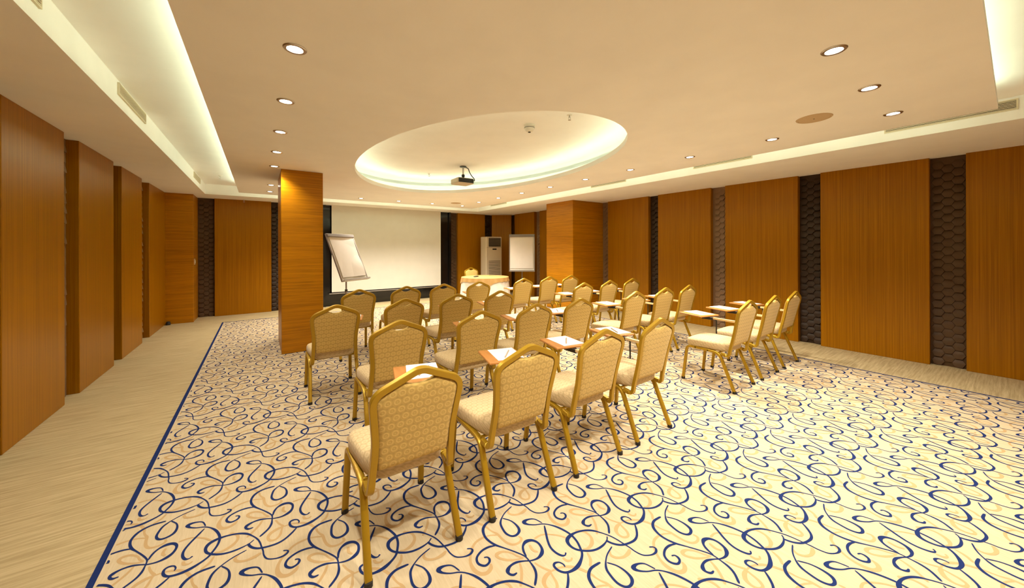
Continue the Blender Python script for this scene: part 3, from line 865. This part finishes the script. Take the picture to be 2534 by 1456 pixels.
for rname, left, right in ROWS:
    for side, lst in (('left', left), ('right', right)):
        for i, (x, y) in enumerate(lst):
            ch = proto if first else copy_tree(proto)
            first = False
            rz = math.radians(random.uniform(-1.5, 1.5))
            ch.location = (x, y, ZP + .0015); ch.rotation_euler = (0, 0, rz)
            where = f'{ORD[i]} from the left in the {rname} row, {side} of the aisle'
            tag(ch, f'gold-framed beige chair, {where}', 'chair', 'conference chairs in rows')
            # things lying on the tablet
            ca, sa = math.cos(rz), math.sin(rz)
            def at(lx, ly):
                return (x + lx * ca - ly * sa, y + lx * sa + ly * ca)
            px, py = at(.245 + random.uniform(-.008, .008), .322 + random.uniform(-.008, .008))
            pz = ZP + .0015 + .651 + .0163
            pr = rz + math.radians(-14 + random.uniform(-6, 6))
            po = link('paper_sheet', paper_me, None, (px, py, pz)); po.rotation_euler = (0, 0, pr)
            tag(po, f'paper sheet on the chair tablet {ORD[i]} from left, {rname} row, {side} of aisle', 'paper', 'white paper sheets on the tablets')
            pe = empty('pencil', (px + .01, py - .01, pz + .0016), rz + math.radians(-37 + random.uniform(-7, 7)))
            link('barrel', pen_me, pe); link('tip', tip_me, pe)
            tag(pe, f'pencil on the chair tablet {ORD[i]} from left, {rname} row, {side} of aisle', 'pencil', 'pencils on the tablets')

# presenter's chair (no tablet), facing the audience
pc = make_chair(False); pc.name = 'presenter_chair'
pc.location = (4.84, 8.55, ZP + .0015); pc.rotation_euler = (0, 0, PI)
tag(pc, 'gold-framed beige chair facing us behind the round table', 'chair')

# ------------------------------------------------------------------ round table with cloths
tx, ty, tr, th = 4.53, 7.57, .57, .745
tbl = empty('round_table', (tx, ty, ZP + .0015))
MB().lathe((0, 0, 0), [(0, th - .03), (tr - .01, th - .03), (tr, th - .02), (tr, th - .005), (tr - .01, th), (0, th)], 48).build('tabletop', M['wood_t'], tbl, 40)
MB().cyl((0, 0), .04, .04, .03, th - .03, 16).build('pedestal', M['black'], tbl, 40)
MB().lathe((0, 0, 0), [(0, .0), (.28, .0), (.28, .015), (.05, .04), (0, .04)], 24).build('base', M['black'], tbl, 40)
tag(tbl, 'round table hidden under a white floor-length cloth', 'table')
def skirt(R, z, zlow, flare, amp, nf, n=144, top=True, low=None, dr=.004):
    vs = []; prof = 7
    for k in range(prof):
        t = k / (prof - 1)
        for i in range(n):
            a = 2 * PI * i / n
            zl = low(a) if low else zlow
            zz = z + (zl - z) * t
            w = R + dr + flare * t + amp * t * math.sin(nf * a + .6 * math.sin(3 * a))
            vs.append((w * math.cos(a), w * math.sin(a), zz))
    fs = [(k * n + i, k * n + (i + 1) % n, (k + 1) * n + (i + 1) % n, (k + 1) * n + i) for k in range(prof - 1) for i in range(n)]
    m = len(vs)
    vs += [((R - .02) * math.cos(2 * PI * i / n), (R - .02) * math.sin(2 * PI * i / n), z + .003) for i in range(n)] + [(0, 0, z + .003)]
    fs += [(i, (i + 1) % n, m + (i + 1) % n, m + i) for i in range(n)] + [(m + i, m + (i + 1) % n, m + n) for i in range(n)]
    return vs, fs
tc = MB().add(*skirt(tr, th + .001, .012, .055, .022, 18)).build('tablecloth', M['cloth'], None, 60, (tx, ty, ZP))
tag(tc, 'white pleated cloth hanging to the floor around the round table', 'tablecloth')
rot0 = math.radians(248)
def low(a):
    d = (a - rot0 + PI / 4) % (PI / 2) - PI / 4
    return th - .085 - .075 * math.exp(-(d / .2) ** 2)
ov = MB().add(*skirt(tr, th + .005, .6, .02, .008, 22, low=low, dr=.010)).build('table_overlay', M['overlay'], None, 60, (tx, ty, ZP))
tag(ov, 'gold satin square overlay draped on top of the white tablecloth', 'tablecloth')
rc = empty('remote_control', (tx - .22, ty + .06, ZP + th + .009), .5)
MB().bevel_box(-.075, .075, -.03, .03, 0, .022, .006).build('casing', M['dark_pl'], rc)
for i in range(3):
    MB().box(-.05 + i * .03, -.035 + i * .03, -.012, .012, .021, .024).build('button', M['rubber'], rc)
tag(rc, 'small black remote lying on the round table', 'remote control')

# ------------------------------------------------------------------ flip charts
def flipchart(loc, rz, tilt, lab, zc, curl):
    r = empty('flip_chart', (*loc, ZP + .0015), rz)           # board faces local -y
    for k in range(5):
        a = 2 * PI * k / 5 + .3
        f = MB().tube([(0, 0, .07), (.16 * math.cos(a), .16 * math.sin(a), .05), (.31 * math.cos(a), .31 * math.sin(a), .035)], .013, 8).build('foot', M['silver'], r, 50)
        MB().lathe((.31 * math.cos(a), .31 * math.sin(a), 0), [(0, 0), (.018, .003), (.022, .02), (.014, .036), (0, .038)], 10).build('castor', M['rubber'], f, 50)
    MB().cyl((0, 0), .020, .020, .05, .62, 14).build('lower_pole', M['silver'], r, 40)
    MB().cyl((0, 0), .015, .015, .60, zc, 14).build('upper_pole', M['silver'], r, 40)
    MB().cyl((0, 0), .026, .026, .60, .64, 14).build('height_clamp', M['dark_pl'], r, 40)
    b = empty('board', (0, -.03, zc)); b.parent = r; b.rotation_euler = (-tilt, 0, 0)
    w, h = .345, .50
    MB().box(-w + .02, w - .02, -.006, .006, -h + .02, h - .02).build('panel', M['screen'], b)
    fr = MB()
    fr.box(-w, -w + .022, -.014, .014, -h, h).box(w - .022, w, -.014, .014, -h, h).box(-w + .022, w - .022, -.014, .014, -h, -h + .03).box(-w + .022, w - .022, -.014, .014, h - .03, h)
    fr.build('frame', M['silver'], b)
    MB().bevel_box(-w + .005, w - .005, -.040, -.012, h - .075, h - .010, .006).build('clamp_bar', M['clampgrey'], b)
    MB().box(-w, w, -.065, -.014, -h - .004, -h + .006).build('pen_tray', M['silver'], b)
    MB().box(-w, w, -.070, -.065, -h - .004, -h + .022).build('tray_lip', M['silver'], b)
    # paper pad, lower corner lifting
    def sheet(off, sc):
        nx, nz = 12, 16; vs = []
        for j in range(nz + 1):
            for i in range(nx + 1):
                u = i / nx; v = j / nz
                x = (-.30 + .60 * u); z = h - .05 - (.87) * v
                y = -.016 - off - sc * (.012 * math.sin(u * 7 + v * 3) * v + .022 * max(0, u - .45) * math.sin(v * 9 + 1) + .05 * max(0, u - .7) * v * v)
                vs.append((x, y, z))
        fs = [(j * (nx + 1) + i, j * (nx + 1) + i + 1, (j + 1) * (nx + 1) + i + 1, (j + 1) * (nx + 1) + i) for j in range(nz) for i in range(nx)]
        return vs, fs
    MB().box(-.30, .30, -.0165, -.007, h - .92, h - .05).build('paper_pad', M['pad'], b)
    MB().add(*sheet(.001, curl)).build('top_sheet', M['pad'], b, 60)
    tag(r, lab, 'flip chart', 'flip charts flanking the screen')
    return r
def face(loc, off):
    # angle so that local -y points from loc to the camera, turned by off
    return math.atan2(loc[1], loc[0]) - PI / 2 + off
l1 = (1.40, 7.70)
flipchart(l1, face(l1, math.radians(46)), math.radians(24), 'tilted flip chart with wrinkled paper standing in front of the screen', 1.28, 1.0)
l2 = (5.78, 7.72)
flipchart(l2, face(l2, math.radians(-4)), math.radians(3), 'upright flip chart with blank paper beside the air conditioner', 1.325, .35)

# ------------------------------------------------------------------ floor-standing air conditioner
ac = empty('air_conditioner', (5.892, 9.47, 0))
w, d, h = .287, .17, 1.81
bo = MB().bevel_box(-w, w, -d, d, .06, h, .018).build('cabinet', M['cream_pl'], ac)
MB().box(-w + .01, w - .01, -d + .01, d - .01, 0, .062).build('plinth', M['dark_pl'], ac)
MB().box(-w + .09, w - .045, -d - .004, -d + .002, 1.50, h - .035).build('outlet', M['dark_pl'], ac)
for i in range(6):
    z = 1.515 + i * .046
    MB().box(-w + .09, w - .045, -d - .012, -d - .003, z, z + .005).build('louvre', M['cream_pl'], ac)
for i in range(5):
    x = -w + .13 + i * .08
    MB().box(x, x + .006, -d - .009, -d - .003, 1.50, h - .035).build('vane', M['dark_pl'], ac)
MB().box(-w + .02, w - .02, -d - .003, -d, 1.475, 1.480).build('panel_joint', M['grille_dark'], ac)
MB().bevel_box(-.06, .085, -d - .006, -d, 1.405, 1.45, .004).build('display', M['dark_pl'], ac)
for i in range(20):
    z = .18 + i * .046
    MB().box(-w + .09, w - .06, -d - .003, -d, z, z + .014).build('intake_slot', M['grille_dark'], ac)
tag(ac, 'tall cream floor-standing air conditioner in the far right corner', 'air conditioner')

# ------------------------------------------------------------------ small wall details
sw = empty('wall_switch', (-1.08, 9.60, 1.20))
MB().bevel_box(0, .010, -.04, .04, -.06, .06, .003).build('plate', M['cream_pl'], sw)
MB().bevel_box(.009, .016, -.02, .02, -.03, .03, .002).build('rocker', M['white_pl'], sw)
tag(sw, 'small pale switch plate on the wood block in the far left corner', 'switch')
ds = empty('door_stop', (-1.44, 9.40, 0))
MB().lathe((0, 0, 0), [(0, 0), (.034, 0), (.036, .02), (.030, .055), (.018, .066), (0, .068)], 18).build('bumper', M['rubber'], ds, 50)
MB().lathe((0, 0, 0), [(.035, .022), (.039, .028), (.035, .034)], 18).build('ring', M['black'], ds, 50)
tag(ds, 'small black door stop on the floor at the end of the left wall', 'door stop')
